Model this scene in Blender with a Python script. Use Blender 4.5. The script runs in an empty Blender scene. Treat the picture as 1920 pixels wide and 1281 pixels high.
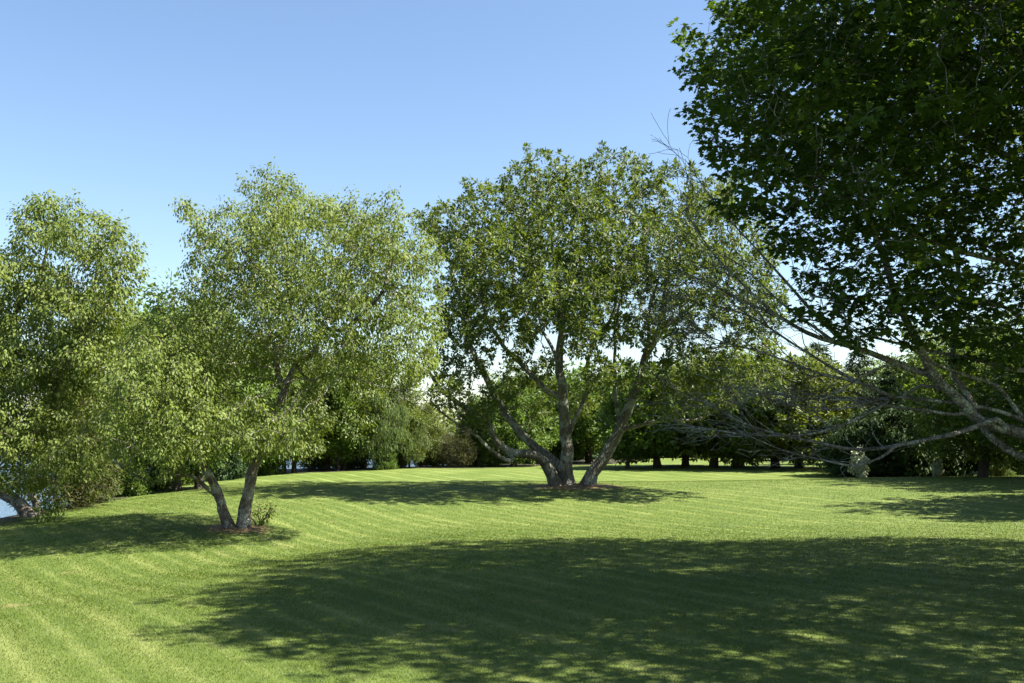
import bpy, math
import numpy as np
from mathutils import Vector

# ------------------------------------------------------------------ camera, sky, sun, exposure
SC = bpy.context.scene
COL = SC.collection
F, CH, HY = 1867.0, 2.5, 795.0            # focal length in photo pixels, eye height, horizon row
cam = bpy.data.cameras.new('camera'); camo = bpy.data.objects.new('camera', cam); COL.objects.link(camo)
cam.sensor_width = 36.0; cam.lens = 36.0*F/1920.0
cam.shift_y = (HY-640.5)/1920.0
cam.clip_start = 0.1; cam.clip_end = 9000
camo.location = (0, 0, CH); camo.rotation_euler = (math.radians(90), 0, 0)
SC.camera = camo

SUN_EL, SUN_AZ = math.radians(50), math.radians(96)      # azimuth clockwise from +Y (into the picture)
world = bpy.data.worlds.new('World'); SC.world = world; world.use_nodes = True
wn = world.node_tree; bgn = wn.nodes['Background']
sky = wn.nodes.new('ShaderNodeTexSky'); sky.sky_type = 'NISHITA'; sky.sun_disc = False
sky.sun_elevation = SUN_EL; sky.sun_rotation = SUN_AZ
sky.air_density = 1.0; sky.dust_density = 0.5; sky.ozone_density = 2.5; sky.altitude = 0
wn.links.new(sky.outputs[0], bgn.inputs[0]); bgn.inputs[1].default_value = 0.055
sl = bpy.data.lights.new('sun', 'SUN'); sl.energy = 5.0; sl.angle = math.radians(0.55); sl.color = (1.0, 0.95, 0.86)
so = bpy.data.objects.new('sun', sl); COL.objects.link(so)
S = Vector((math.cos(SUN_EL)*math.sin(SUN_AZ), math.cos(SUN_EL)*math.cos(SUN_AZ), math.sin(SUN_EL)))
so.rotation_euler = S.to_track_quat('Z', 'Y').to_euler(); so.location = (30, -5, 40)

SC.view_settings.view_transform = 'Standard'; SC.view_settings.look = 'None'
SC.view_settings.gamma = 1.0; SC.view_settings.use_curve_mapping = False
SC.view_settings.exposure = 2.05
SC.render.engine = 'CYCLES'
cy = SC.cycles
cy.max_bounces = 8; cy.diffuse_bounces = 4; cy.glossy_bounces = 2; cy.transmission_bounces = 6; cy.transparent_max_bounces = 4
cy.use_denoising = True; cy.use_adaptive_sampling = True; cy.adaptive_threshold = 0.01
cy.caustics_reflective = False; cy.caustics_refractive = False

# ------------------------------------------------------------------ helpers
def W(px, py, d):
    return np.array([(px-960.0)/F*d, d, CH+(HY-py)/F*d])

def tag(o, label=None, cat=None, group=None, kind=None):
    if label: o['label'] = label
    if cat: o['category'] = cat
    if group: o['group'] = group
    if kind: o['kind'] = kind
    return o

def empty(name, loc, label, cat, group=None):
    o = bpy.data.objects.new(name, None); COL.objects.link(o)
    o.location = tuple(float(v) for v in loc); o.empty_display_size = 0.3
    return tag(o, label, cat, group)

def mesh_arrays(name, V, T, attrs=None, smooth=False):
    me = bpy.data.meshes.new(name)
    V = np.ascontiguousarray(V, np.float32); T = np.ascontiguousarray(T, np.int32)
    k = T.shape[1]
    me.vertices.add(len(V)); me.vertices.foreach_set('co', V.ravel())
    me.loops.add(T.size); me.loops.foreach_set('vertex_index', T.ravel())
    me.polygons.add(len(T))
    me.polygons.foreach_set('loop_start', np.arange(0, T.size, k, dtype=np.int32))
    if smooth: me.polygons.foreach_set('use_smooth', np.ones(len(T), bool))
    for an, arr in (attrs or {}).items():
        dom = 'FACE' if len(arr) == len(T) else 'POINT'
        a = me.attributes.new(an, 'FLOAT', dom); a.data.foreach_set('value', np.asarray(arr, np.float32))
    me.update(calc_edges=True)
    return me

def obj(name, me, mat, parent=None):
    o = bpy.data.objects.new(name, me); COL.objects.link(o)
    if mat and not me.materials: me.materials.append(mat)
    if parent: o.parent = parent
    return o

def smooth(e0, e1, x):
    t = np.clip((x-e0)/(e1-e0), 0, 1); return t*t*(3-2*t)

# ------------------------------------------------------------------ materials
class N:
    def __init__(s, name):
        s.m = bpy.data.materials.new(name); s.m.use_nodes = True; s.t = s.m.node_tree
        s.bsdf = s.t.nodes['Principled BSDF']; s.out = s.t.nodes['Material Output']
    def n(s, typ, **kw):
        nd = s.t.nodes.new(typ)
        for k, v in kw.items(): setattr(nd, k, v)
        return nd
    def l(s, a, b): s.t.links.new(a, b)
    def put(s, sock, v):
        if hasattr(v, 'is_output'): s.l(v, sock)
        elif isinstance(v, (tuple, list)) and len(v) == 3 and sock.type == 'RGBA': sock.default_value = (*v, 1)
        else: sock.default_value = v
    def pos(s): return s.n('ShaderNodeNewGeometry').outputs['Position']
    def objco(s): return s.n('ShaderNodeTexCoord').outputs['Object']
    def noise(s, vec, scale, detail=3, rough=.55, dist=0):
        nd = s.n('ShaderNodeTexNoise'); s.l(vec, nd.inputs['Vector'])
        nd.inputs['Scale'].default_value = scale; nd.inputs['Detail'].default_value = detail
        nd.inputs['Roughness'].default_value = rough; nd.inputs['Distortion'].default_value = dist
        return nd.outputs['Fac']
    def ramp(s, fac, stops):
        nd = s.n('ShaderNodeValToRGB'); el = nd.color_ramp.elements
        while len(el) < len(stops): el.new(0.5)
        for e, (p, c) in zip(el, stops): e.position = p; e.color = (*c, 1) if len(c) == 3 else c
        s.put(nd.inputs[0], fac); return nd.outputs['Color']
    def mix(s, fac, a, b, typ='MIX'):
        nd = s.n('ShaderNodeMix', data_type='RGBA', blend_type=typ)
        s.put(nd.inputs[0], fac); s.put(nd.inputs[6], a); s.put(nd.inputs[7], b); return nd.outputs[2]
    def math(s, op, a, b=0.0, c=0.0):
        nd = s.n('ShaderNodeMath', operation=op); s.put(nd.inputs[0], a); s.put(nd.inputs[1], b)
        if op in ('MULTIPLY_ADD',): s.put(nd.inputs[2], c)
        return nd.outputs[0]
    def mr(s, v, a, b, c=0.0, d=1.0):
        nd = s.n('ShaderNodeMapRange', interpolation_type='SMOOTHSTEP'); s.put(nd.inputs[0], v)
        for i, x in enumerate((a, b, c, d)): nd.inputs[1+i].default_value = x
        return nd.outputs[0]
    def vm(s, op, a, b):
        nd = s.n('ShaderNodeVectorMath', operation=op); s.put(nd.inputs[0], a); s.put(nd.inputs[1], b); return nd
    def attr(s, name): return s.n('ShaderNodeAttribute', attribute_name=name).outputs['Fac']
    def bump(s, h, strength, dist):
        nd = s.n('ShaderNodeBump'); nd.inputs['Strength'].default_value = strength
        nd.inputs['Distance'].default_value = dist; s.l(h, nd.inputs['Height']); s.l(nd.outputs[0], s.bsdf.inputs['Normal'])

def leaf_mat(name, dark, mid, light, trans=0.35, rough=0.42, tcol=None, spec=0.5, obvar=0.0):
    a = N(name)
    c = a.ramp(a.attr('rnd'), [(0.0, dark), (0.5, mid), (1.0, light)])
    if obvar:
        r = a.n('ShaderNodeObjectInfo').outputs['Random']
        hs = a.n('ShaderNodeHueSaturation')
        a.l(a.mr(r, 0, 1, 0.5-0.010*obvar, 0.5+0.022*obvar), hs.inputs['Hue'])
        a.l(a.math('MULTIPLY_ADD', r, 0.3*obvar, 1-0.15*obvar), hs.inputs['Value'])
        a.l(c, hs.inputs['Color']); c = hs.outputs[0]
    a.l(c, a.bsdf.inputs['Base Color']); a.bsdf.inputs['Roughness'].default_value = rough
    a.bsdf.inputs['Specular IOR Level'].default_value = spec
    tr = a.n('ShaderNodeBsdfTranslucent')
    tc = a.mix(1.0, c, tcol or (1.25, 1.2, 0.5), 'MULTIPLY'); a.l(tc, tr.inputs[0])
    ms = a.n('ShaderNodeMixShader'); ms.inputs[0].default_value = trans
    a.l(a.bsdf.outputs[0], ms.inputs[1]); a.l(tr.outputs[0], ms.inputs[2]); a.l(ms.outputs[0], a.out.inputs[0])
    return a.m

def bark_mat(name, c1, c2, lichen, lich=0.5, scale=9.0, bump=0.6):
    a = N(name); p = a.objco()
    st = a.vm('MULTIPLY', p, (1.0, 1.0, 0.35)).outputs[0]
    n1 = a.noise(st, scale, 5, .65); n2 = a.noise(p, scale*0.28, 4, .6, .6); n3 = a.noise(p, scale*2.6, 3, .6)
    base = a.ramp(n1, [(.3, c1), (.68, c2)])
    lm = a.mr(a.math('ADD', n2, a.math('MULTIPLY', n3, .35)), .78-.2*lich, .86-.2*lich)
    col = a.mix(a.math('MULTIPLY', lm, .85), base, lichen)
    a.l(col, a.bsdf.inputs['Base Color']); a.bsdf.inputs['Roughness'].default_value = .9
    a.bsdf.inputs['Specular IOR Level'].default_value = .2
    vo = a.n('ShaderNodeTexVoronoi', feature='DISTANCE_TO_EDGE'); vo.inputs['Scale'].default_value = scale*1.6
    a.l(st, vo.inputs['Vector'])
    a.bump(a.math('ADD', n1, a.math('MULTIPLY', a.mr(vo.outputs['Distance'], 0, .25), .8)), bump, .05)
    return a.m

LT_BASE = W(442, 993, 27.5); OAK_BASE = W(1078, 912, 42.5)

def lawn_color(a, p):
    """mown lawn colour from world position: mower stripes, patches, dry spots"""
    perp = a.vm('DOT_PRODUCT', p, (0.83, 0.56, 0.0)).outputs['Value']
    nl = a.noise(p, .22, 3); nm = a.noise(p, 1.3, 4, .6); nf = a.noise(p, 14.0, 3, .6)
    perp = a.math('ADD', perp, a.math('MULTIPLY', a.math('SUBTRACT', nl, .5), .18))
    fade = a.mr(a.noise(p, .3, 2), .34, .62, .35, 1.0)
    band = a.mr(a.math('SINE', a.math('MULTIPLY', perp, 2*math.pi/1.3)), -.6, .6)
    line = a.math('POWER', a.math('ABSOLUTE', a.math('SINE', a.math('MULTIPLY', perp, math.pi/.65))), 9.0)
    sw = a.math('MULTIPLY', a.math('ADD', a.math('MULTIPLY', band, .19), a.math('MULTIPLY', line, .28)), fade)  # stripe sheen of leaning blades, put into the colour as light and dark
    f = a.math('ADD', sw, a.math('MULTIPLY', a.math('ADD', nm, a.math('MULTIPLY', nl, .9)), .46))
    f = a.math('ADD', f, a.math('MULTIPLY', a.math('SUBTRACT', nf, .5), .35))
    col = a.ramp(f, [(.15, (.042, .076, .009)), (.5, (.086, .124, .017)), (1.0, (.18, .212, .058))])
    dry = a.mr(a.math('ADD', a.noise(p, .55, 4, .65), a.math('MULTIPLY', nf, .12)), .69, .80)
    return a.mix(a.math('MULTIPLY', dry, .6), col, (.27, .22, .10))

def soil_mask(a, p, nf):
    out = None
    for c, r0, r1 in ((LT_BASE, .55, 1.25), (OAK_BASE, 1.1, 2.6)):
        d = a.vm('DISTANCE', a.vm('MULTIPLY', p, (1, 1, 0)).outputs[0], (float(c[0]), float(c[1]), 0.0)).outputs['Value']
        d = a.math('ADD', d, a.math('MULTIPLY', a.math('SUBTRACT', nf, .5), 1.5))
        m = a.mr(d, r1, r0)
        out = m if out is None else a.math('MAXIMUM', out, m)
    return out

def ground_mat():
    a = N('lawn_ground'); p = a.pos()
    lc = lawn_color(a, p)
    nf = a.noise(p, 2.2, 5, .65); nn = a.noise(p, 30, 3, .7)
    shaded_litter = a.ramp(a.noise(p, 9, 5, .7), [(.3, (.02, .018, .009)), (.55, (.04, .036, .017)), (.75, (.035, .05, .014))])  # leaf litter, its colour darkened to stand in for shadow under the trees
    soil = a.ramp(a.noise(p, 16, 5, .7), [(.3, (.09, .055, .03)), (.6, (.19, .12, .065)), (.8, (.27, .19, .11))])
    lm = a.mr(a.math('ADD', a.attr('lawn'), a.math('MULTIPLY', a.math('SUBTRACT', nf, .5), .5)), .42, .58)
    c = a.mix(lm, shaded_litter, lc)
    c = a.mix(a.math('MULTIPLY', soil_mask(a, p, nf), .9), c, soil)
    a.l(c, a.bsdf.inputs['Base Color']); a.bsdf.inputs['Roughness'].default_value = .8
    a.bsdf.inputs['Specular IOR Level'].default_value = .25
    a.bump(a.math('ADD', nn, a.math('MULTIPLY', a.noise(p, 90, 2, .7), .6)), .9, .035)
    return a.m

def blade_mat():
    a = N('grass_blade'); p = a.pos()
    c = lawn_color(a, p)
    c = a.mix(1.0, c, a.ramp(a.attr('rnd'), [(0, (.80, .84, .78)), (.6, (1.02, 1.02, 1.0)), (1, (1.3, 1.22, 1.2))]), 'MULTIPLY')
    a.l(c, a.bsdf.inputs['Base Color']); a.bsdf.inputs['Roughness'].default_value = .45
    a.bsdf.inputs['Specular IOR Level'].default_value = .2
    tr = a.n('ShaderNodeBsdfTranslucent'); a.l(a.mix(1.0, c, (1.2, 1.2, .55), 'MULTIPLY'), tr.inputs[0])
    ms = a.n('ShaderNodeMixShader'); ms.inputs[0].default_value = .3
    a.l(a.bsdf.outputs[0], ms.inputs[1]); a.l(tr.outputs[0], ms.inputs[2]); a.l(ms.outputs[0], a.out.inputs[0])
    return a.m

def water_mat():
    a = N('lake_water'); p = a.pos()
    a.bsdf.inputs['Base Color'].default_value = (.045, .085, .14, 1); a.bsdf.inputs['Roughness'].default_value = .12
    a.bsdf.inputs['IOR'].default_value = 1.33
    st = a.vm('MULTIPLY', p, (.5, 1.0, 1.0)).outputs[0]
    a.bump(a.math('ADD', a.noise(st, 1.1, 4, .6), a.noise(st, 4.0, 3, .6)), .6, .12)
    return a.m

# ------------------------------------------------------------------ ground, lake
SY = np.array([-60, 0, 15, 25, 32, 45, 60, 75, 92, 110]); SX = np.array([-13, -13.6, -15, -16, -16.9, -17.8, -19.2, -21, -23, -26])
def land_sd(x, y):
    s1 = x-np.interp(y, SY, SX)
    ye = np.interp(x, [-60, -26, -8, 4, 12, 40, 200], [72, 74, 77, 84, 105, 300, 900])
    return np.minimum(s1, (ye-y)*.8)
def gz(x, y):
    x = np.asarray(x, float); y = np.asarray(y, float)
    xc = np.clip(x, -60, 60); yc = np.clip(y, -20, 110)
    z = -.0075*np.clip(yc-15, 0, 60)+.010*np.clip(xc, -30, 0)+.016*np.clip(xc-7, 0, 30)+.02*np.sin(x*.35+1)*np.sin(y*.27)
    z = z-.45*np.exp(-((y-(19.5+10.5*smooth(-10, -1, x)))/8.0)**2)-.28*np.exp(-((y-54)/4.5)**2)*smooth(-14, -9, x)
    sd = land_sd(x, y)
    z = z-.3*smooth(7, 0, sd)-3.6*smooth(.3, -8, sd)
    far = smooth(150, 172, y+6*np.sin(x*.05)+.1*np.abs(x+20))
    z = z*(1-far)+far*(-1.2+.004*np.clip(y-180, 0, 3000))
    for c, r, h in ((LT_BASE, 1.1, .10), (OAK_BASE, 2.4, .18)):
        z = z+h*np.exp(-((x-c[0])**2+(y-c[1])**2)/(r*r))
    return z
def grow_axis(a, b, step, lo, hi):
    v = list(np.arange(a, b+step*.5, step)); s = step; p = v[-1]
    while p < hi: s *= 1.22; p += s; v.append(p)
    s = step; p = v[0]; w = []
    while p > lo: s *= 1.22; p -= s; w.append(p)
    return np.array(w[::-1]+v)
gx = grow_axis(-34, 40, .55, -4500, 4500); gy = grow_axis(-4, 118, .55, -60, 5000)
GX, GY = np.meshgrid(gx, gy); GZ = gz(GX, GY)
nx, ny = len(gx), len(gy)
idx = np.arange(nx*ny).reshape(ny, nx)
quads = np.stack([idx[:-1, :-1], idx[:-1, 1:], idx[1:, 1:], idx[1:, :-1]], -1).reshape(-1, 4)
# where mown lawn gives way to the woodland floor and the bank
edge = np.interp(GX, [-40, -25, -19, -15, -8, 0, 6, 12, 24, 34, 60], [48, 50, 55, 60, 64, 67, 71, 83, 83, 53, 51])
lawn = smooth(-.3, 1.6, land_sd(GX, GY)-.5)*smooth(.6, -.6, GY-edge-.8*np.sin(GX*.7))
lawn = np.where(GY > 140, .3, lawn)
ground = obj('lawn', mesh_arrays('lawn', np.stack([GX, GY, GZ], -1).reshape(-1, 3), quads, {'lawn': lawn.ravel()}, True), ground_mat())
tag(ground, 'mown green lawn with mower stripes sloping down to the lake', 'lawn', kind='structure')
def lake_mesh():
    z = -2.5; v = [(-4500, -60, z), (4500, -60, z), (4500, 900, z), (-4500, 900, z)]
    return mesh_arrays('lake', np.array(v), np.array([[0, 1, 2, 3]]))
tag(obj('lake', lake_mesh(), water_mat()), 'blue lake water beyond the grassy bank on the left', 'lake', kind='structure')

# ------------------------------------------------------------------ grass blades in the nearer lawn
def make_grass():
    r = np.random.default_rng(5); n = 690000
    u = r.random(n); d = 7.0*np.exp(u*np.log(50/7.0))
    d = np.where(r.random(n) < .35, r.uniform(7.0, 50, n), d)
    x = (r.random(n)-.5)*1.22*d+r.normal(0, .01, n)
    ok = land_sd(x, d) > .6
    for c, rr in ((LT_BASE, .75), (OAK_BASE, 1.6)):
        ok &= np.hypot(x-c[0], d-c[1]) > rr*(.75+.5*r.random(n))
    x, d = x[ok], d[ok]; n = len(x); z = gz(x, d)
    k = np.clip(d/9.5, .8, 4.0)
    h = r.uniform(.014, .030, n)*np.clip(k, .9, 1.3); w = r.uniform(.0018, .0034, n)*np.clip(k, .8, 2.6)
    ang = r.uniform(0, 2*np.pi, n)
    perp = .83*x+.56*d; st = np.sign(np.sin(perp*2*np.pi/1.3))
    lx = r.normal(0, .55, n)+.38*st*.52; ly = r.normal(0, .55, n)-.38*st*.85
    B = np.stack([x, d, z], -1)
    sv = np.stack([np.cos(ang), np.sin(ang), np.zeros(n)], -1)*w[:, None]
    tip = B+np.stack([lx*h, ly*h, h], -1)
    V = np.stack([B-sv, B+sv, tip], 1).reshape(-1, 3)
    T = np.arange(3*n).reshape(-1, 3)
    return mesh_arrays('grass', V, T, {'rnd': r.random(n)})
tag(obj('grass', make_grass(), blade_mat()), 'short mown green grass blades covering the nearer lawn', 'grass', kind='stuff')

# ------------------------------------------------------------------ tree machinery
def ellipsoid_points(r, blobs, n, shell=.5):
    """points in a union of ellipsoids, blobs = (centre xyz, radii xyz)"""
    vol = np.array([b[1][0]*b[1][1]*b[1][2] for b in blobs])**.8
    pick = r.choice(len(blobs), n, p=vol/vol.sum())
    v = r.normal(size=(n, 3)); v /= np.linalg.norm(v, axis=1)[:, None]
    rad = r.random(n)**(1/3.0*(1-shell)+.02)
    rad *= 1+.10*r.normal(size=n)+np.where(r.random(n) < .05, .28*r.random(n), 0)
    C = np.array([b[0] for b in blobs]); R = np.array([b[1] for b in blobs])
    return C[pick]+v*rad[:, None]*R[pick]

class Skeleton:
    def __init__(s, seed):
        s.P = []; s.par = []; s.R = []; s.limb = []; s.r = np.random.default_rng(seed); s.nl = 0
    def add_limb(s, pts, r0, r1, step=.25, wiggle=.03, attach=True, bare=False):
        pts = np.array(pts, float)
        if attach and s.P:
            A = np.array(s.P); i = int(np.argmin(((A-pts[0])**2).sum(1))); par = i
            pts = np.vstack([A[i], pts[1:]]) if np.linalg.norm(A[i]-pts[0]) < .9 else np.vstack([A[i], pts])
        else: par = -1
        # catmull-rom through the points
        Q = np.vstack([2*pts[0]-pts[1], pts, 2*pts[-1]-pts[-2]]); out = []
        for i in range(1, len(Q)-2):
            L = np.linalg.norm(Q[i+1]-Q[i]); m = max(1, int(round(L/step)))
            for t in np.arange(m)/m:
                a, b, c, d = Q[i-1:i+3]
                out.append(.5*((2*b)+(-a+c)*t+(2*a-5*b+4*c-d)*t*t+(-a+3*b-3*c+d)*t**3))
        out.append(pts[-1]); out = np.array(out)
        ph = s.r.uniform(0, 6.28, (3, 3)); tt = np.linspace(0, len(out)*step, len(out))
        for k in range(3):
            out[:, k] += wiggle*(np.sin(tt*2.1+ph[k, 0])+.6*np.sin(tt*4.7+ph[k, 1])) * np.minimum(1, tt/.8)
        s.nl += 1; ids = []
        for j, p in enumerate(out):
            f = j/(len(out)-1)
            if j == 0 and par >= 0: continue
            s.P.append(p); s.par.append(par); par = len(s.P)-1; ids.append(par)
            s.R.append(r0+(r1-r0)*f**.8); s.limb.append(s.nl)
        return ids
    def twigs(s, ids, n, length, r0, step=.14, spread=.9, lean=(0, 0, 0), sub=2, depth=1):
        """bare side branches off the nodes ids"""
        base = np.array(s.P)
        for _ in range(n):
            i = ids[int(len(ids)*s.r.random()**.75*.999)] if len(ids) else 0
            pi = s.par[i] if s.par[i] >= 0 else i
            d = base[i]-base[pi]; d = d/(np.linalg.norm(d)+1e-6)
            d = d+s.r.normal(0, spread*.55, 3)+np.array(lean); d /= np.linalg.norm(d)
            L = length*s.r.uniform(.45, 1.15); m = max(3, int(L/step)); par = i; p = base[i].copy(); new = []
            rr = min(r0*s.r.uniform(.6, 1.1), s.R[i]*.75)
            for j in range(m):
                d = d+s.r.normal(0, .17, 3)+np.array((0, 0, .012)); d /= np.linalg.norm(d)
                if p[2] < base[i][2]-.08 and d[2] < 0: d = d*np.array([1, 1, -.5]); d /= np.linalg.norm(d)
                p = p+d*step; s.P.append(p.copy()); s.par.append(par); par = len(s.P)-1
                s.R.append(max(.0035, rr*(1-.85*(j+1)/m))); s.limb.append(-1); new.append(par)
            if depth > 0: s.twigs(new, sub, length*.55, rr*.6, step*.85, spread*1.05, lean, sub, depth-1)
            base = np.array(s.P)
    def colonize(s, A, step, kill, infl=6.0, iters=90, tip=.005, pw=2.35, up=.05, jit=.25, skip=None):
        P = np.array(s.P); M = len(A); n0 = len(P)
        usable = np.ones(n0, bool)
        if skip is not None: usable[skip] = False
        nd = np.full(M, 1e9); ni = np.zeros(M, int)
        def upd(ids):
            for c in range(0, len(ids), 400):
                q = ids[c:c+400]
                D = ((A[:, None, :]-P[None, q, :])**2).sum(2); j = D.argmin(1); m = D[np.arange(M), j]
                b = m < nd; nd[b] = m[b]; ni[b] = q[j[b]]
        upd(np.where(usable)[0])
        alive = nd > kill*kill; kids = np.zeros(400000, int)
        par = list(s.par)
        for it in range(iters):
            act = alive & (nd < infl*infl)
            if not act.any(): break
            a = np.where(act)[0]; v = A[a]-P[ni[a]]; v /= np.linalg.norm(v, axis=1)[:, None]+1e-9
            u, inv = np.unique(ni[a], return_inverse=True)
            sm = np.zeros((len(u), 3)); np.add.at(sm, inv, v)
            sm /= np.linalg.norm(sm, axis=1)[:, None]+1e-9
            sm += s.r.normal(0, jit, sm.shape); sm[:, 2] += up
            sm /= np.linalg.norm(sm, axis=1)[:, None]
            ok = kids[u] < 4; u = u[ok]; sm = sm[ok]
            if not len(u): break
            kids[u] += 1
            new = P[u]+sm*step; st = len(P)
            P = np.vstack([P, new]); par += list(u)
            upd(np.arange(st, len(P)))
            alive &= nd > kill*kill
        s.P = list(P); s.par = par; k = len(P)-n0
        s.R += [0.0]*k; s.limb += [0]*k
        # pipe model radii
        acc = np.zeros(len(P)); R = np.array(s.R); pr = np.array(par)
        lb = np.array(s.limb)
        for i in range(len(P)-1, -1, -1):
            if lb[i] == 0:
                R[i] = max(tip, acc[i]**(1/pw)) if acc[i] > 0 else tip
            if pr[i] >= 0: acc[pr[i]] += R[i]**pw
        for i in range(len(P)):                      # a branch is never thicker than what carries it
            if lb[i] == 0 and pr[i] >= 0: R[i] = min(R[i], R[pr[i]]*.92 if lb[pr[i]] != 0 else R[pr[i]])
        s.R = list(R); s.n0 = n0
    def chains(s):
        n = len(s.P); R = s.R; kids = [[] for _ in range(n)]
        for i, p in enumerate(s.par):
            if p >= 0: kids[p].append(i)
        out = []; stack = []
        for i, p in enumerate(s.par):
            if p < 0: stack.append((None, i))
        while stack:
            start, i = stack.pop(); ch = [i]; lid = s.limb[i]
            while kids[i]:
                ks = kids[i]; same = [k for k in ks if s.limb[k] == lid and lid > 0]
                nxt = same[0] if same else max(ks, key=lambda k: (R[k] if s.limb[k] <= 0 else -1))
                if lid > 0 and not same: nxt = None
                if nxt is not None and lid <= 0 and s.limb[nxt] > 0: nxt = None
                for k in ks:
                    if k != nxt: stack.append((i, k))
                if nxt is None: break
                ch.append(nxt); i = nxt
            out.append((lid, start, ch))
        return out
    def meshes(s, base, flare=0.0, rough=.10, min_r=0.0):
        P = np.array(s.P); R = np.array(s.R); buckets = {}
        for lid, start, ch in s.chains():
            key = lid if lid > 0 else 0
            pts = P[ch]; rad = R[ch].copy()
            if start is not None:
                pts = np.vstack([P[start], pts]); rad = np.concatenate([[min(rad[0]*1.25, R[start])], rad])
            if len(pts) < 2 or rad.max() < min_r: continue
            if flare and start is None or (flare and pts[0][2]-base[2] < .35 and lid > 0):
                hgt = np.maximum(0, pts[:, 2]-base[2]); rad = rad*(1+flare*np.exp(-hgt/.28))
            rm = rad.max(); k = 14 if rm > .12 else 9 if rm > .05 else 6 if rm > .02 else 4 if rm > .009 else 3
            t = np.gradient(pts, axis=0); t /= np.linalg.norm(t, axis=1)[:, None]+1e-9
            av = pts[-1]-pts[0]; ref = np.cross(av, (.31, .52, .79)); ref /= np.linalg.norm(ref)+1e-9
            u = ref-t*(t@ref)[:, None]; u /= np.linalg.norm(u, axis=1)[:, None]+1e-9; v = np.cross(t, u)
            an = np.arange(k)/k*2*np.pi; rr = np.repeat(rad[:, None], k, 1)
            if rm > .05:
                rr = rr*(1+rough*(s.r.normal(size=rr.shape)*.6+np.sin(3*an+s.r.uniform(0, 6))[None]*.6))
            ring = pts[:, None]+rr[:, :, None]*(np.cos(an)[None, :, None]*u[:, None]+np.sin(an)[None, :, None]*v[:, None])
            m = len(pts); ii = np.arange(m*k).reshape(m, k); jj = np.roll(ii, -1, 1)
            q = np.stack([ii[:-1], jj[:-1], jj[1:], ii[1:]], -1).reshape(-1, 4)
            b = buckets.setdefault(key, [[], [], 0]); b[0].append(ring.reshape(-1, 3)-base); b[1].append(q+b[2]); b[2] += m*k
        return {k: (np.vstack(b[0]), np.vstack(b[1])) for k, b in buckets.items()}

# leaf outlines: x across, y towards the tip, z up
OVATE = (np.array([[0, 0, 0], [.27, .36, .07], [-.27, .36, .07], [.17, .72, .03], [-.17, .72, .03], [0, 1, -.10]]),
         np.array([[0, 1, 3], [0, 3, 5], [0, 5, 4], [0, 4, 2]]))
DIAMOND = (np.array([[0, 0, 0], [.26, .42, .07], [-.26, .42, .07], [0, 1, -.06]]), np.array([[0, 1, 3], [0, 3, 2]]))
NARROW = (np.array([[0, 0, 0], [.11, .4, .03], [-.11, .4, .03], [0, 1, -.08]]), np.array([[0, 1, 3], [0, 3, 2]]))
_m = [(0, 0), (.44, .04), (.36, .28), (.58, .60), (.25, .60), (0, 1.0), (-.25, .60), (-.58, .60), (-.36, .28), (-.44, .04)]
MAPLE = (np.array([[x, y, -.12*abs(x)-.08*max(0, y-.5)] for x, y in _m]), np.array([[0, i, i+1] for i in range(1, 9)]))

def leaf_mesh(name, r, pos, axis, normal, size, rnd, tpl):
    a = axis/(np.linalg.norm(axis, axis=1)[:, None]+1e-9)
    sd = np.cross(a, normal); sd /= np.linalg.norm(sd, axis=1)[:, None]+1e-9
    n = np.cross(sd, a)
    TV, TF = tpl
    V = pos[:, None]+size[:, None, None]*(TV[None, :, 0:1]*sd[:, None]+TV[None, :, 1:2]*a[:, None]+TV[None, :, 2:3]*n[:, None])
    T = (np.arange(len(pos))[:, None, None]*len(TV)+TF[None]).reshape(-1, 3)
    if name is None: return V.reshape(-1, 3), T, np.repeat(rnd, len(TF))
    return mesh_arrays(name, V.reshape(-1, 3), T, {'rnd': np.repeat(rnd, len(TF))})

def join_leaves(name, *sets):
    o = 0; Vs, Ts, Rs = [], [], []
    for V, T, q in sets: Vs.append(V); Ts.append(T+o); Rs.append(q); o += len(V)
    return mesh_arrays(name, np.vstack(Vs), np.vstack(Ts), {'rnd': np.concatenate(Rs)})

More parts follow.
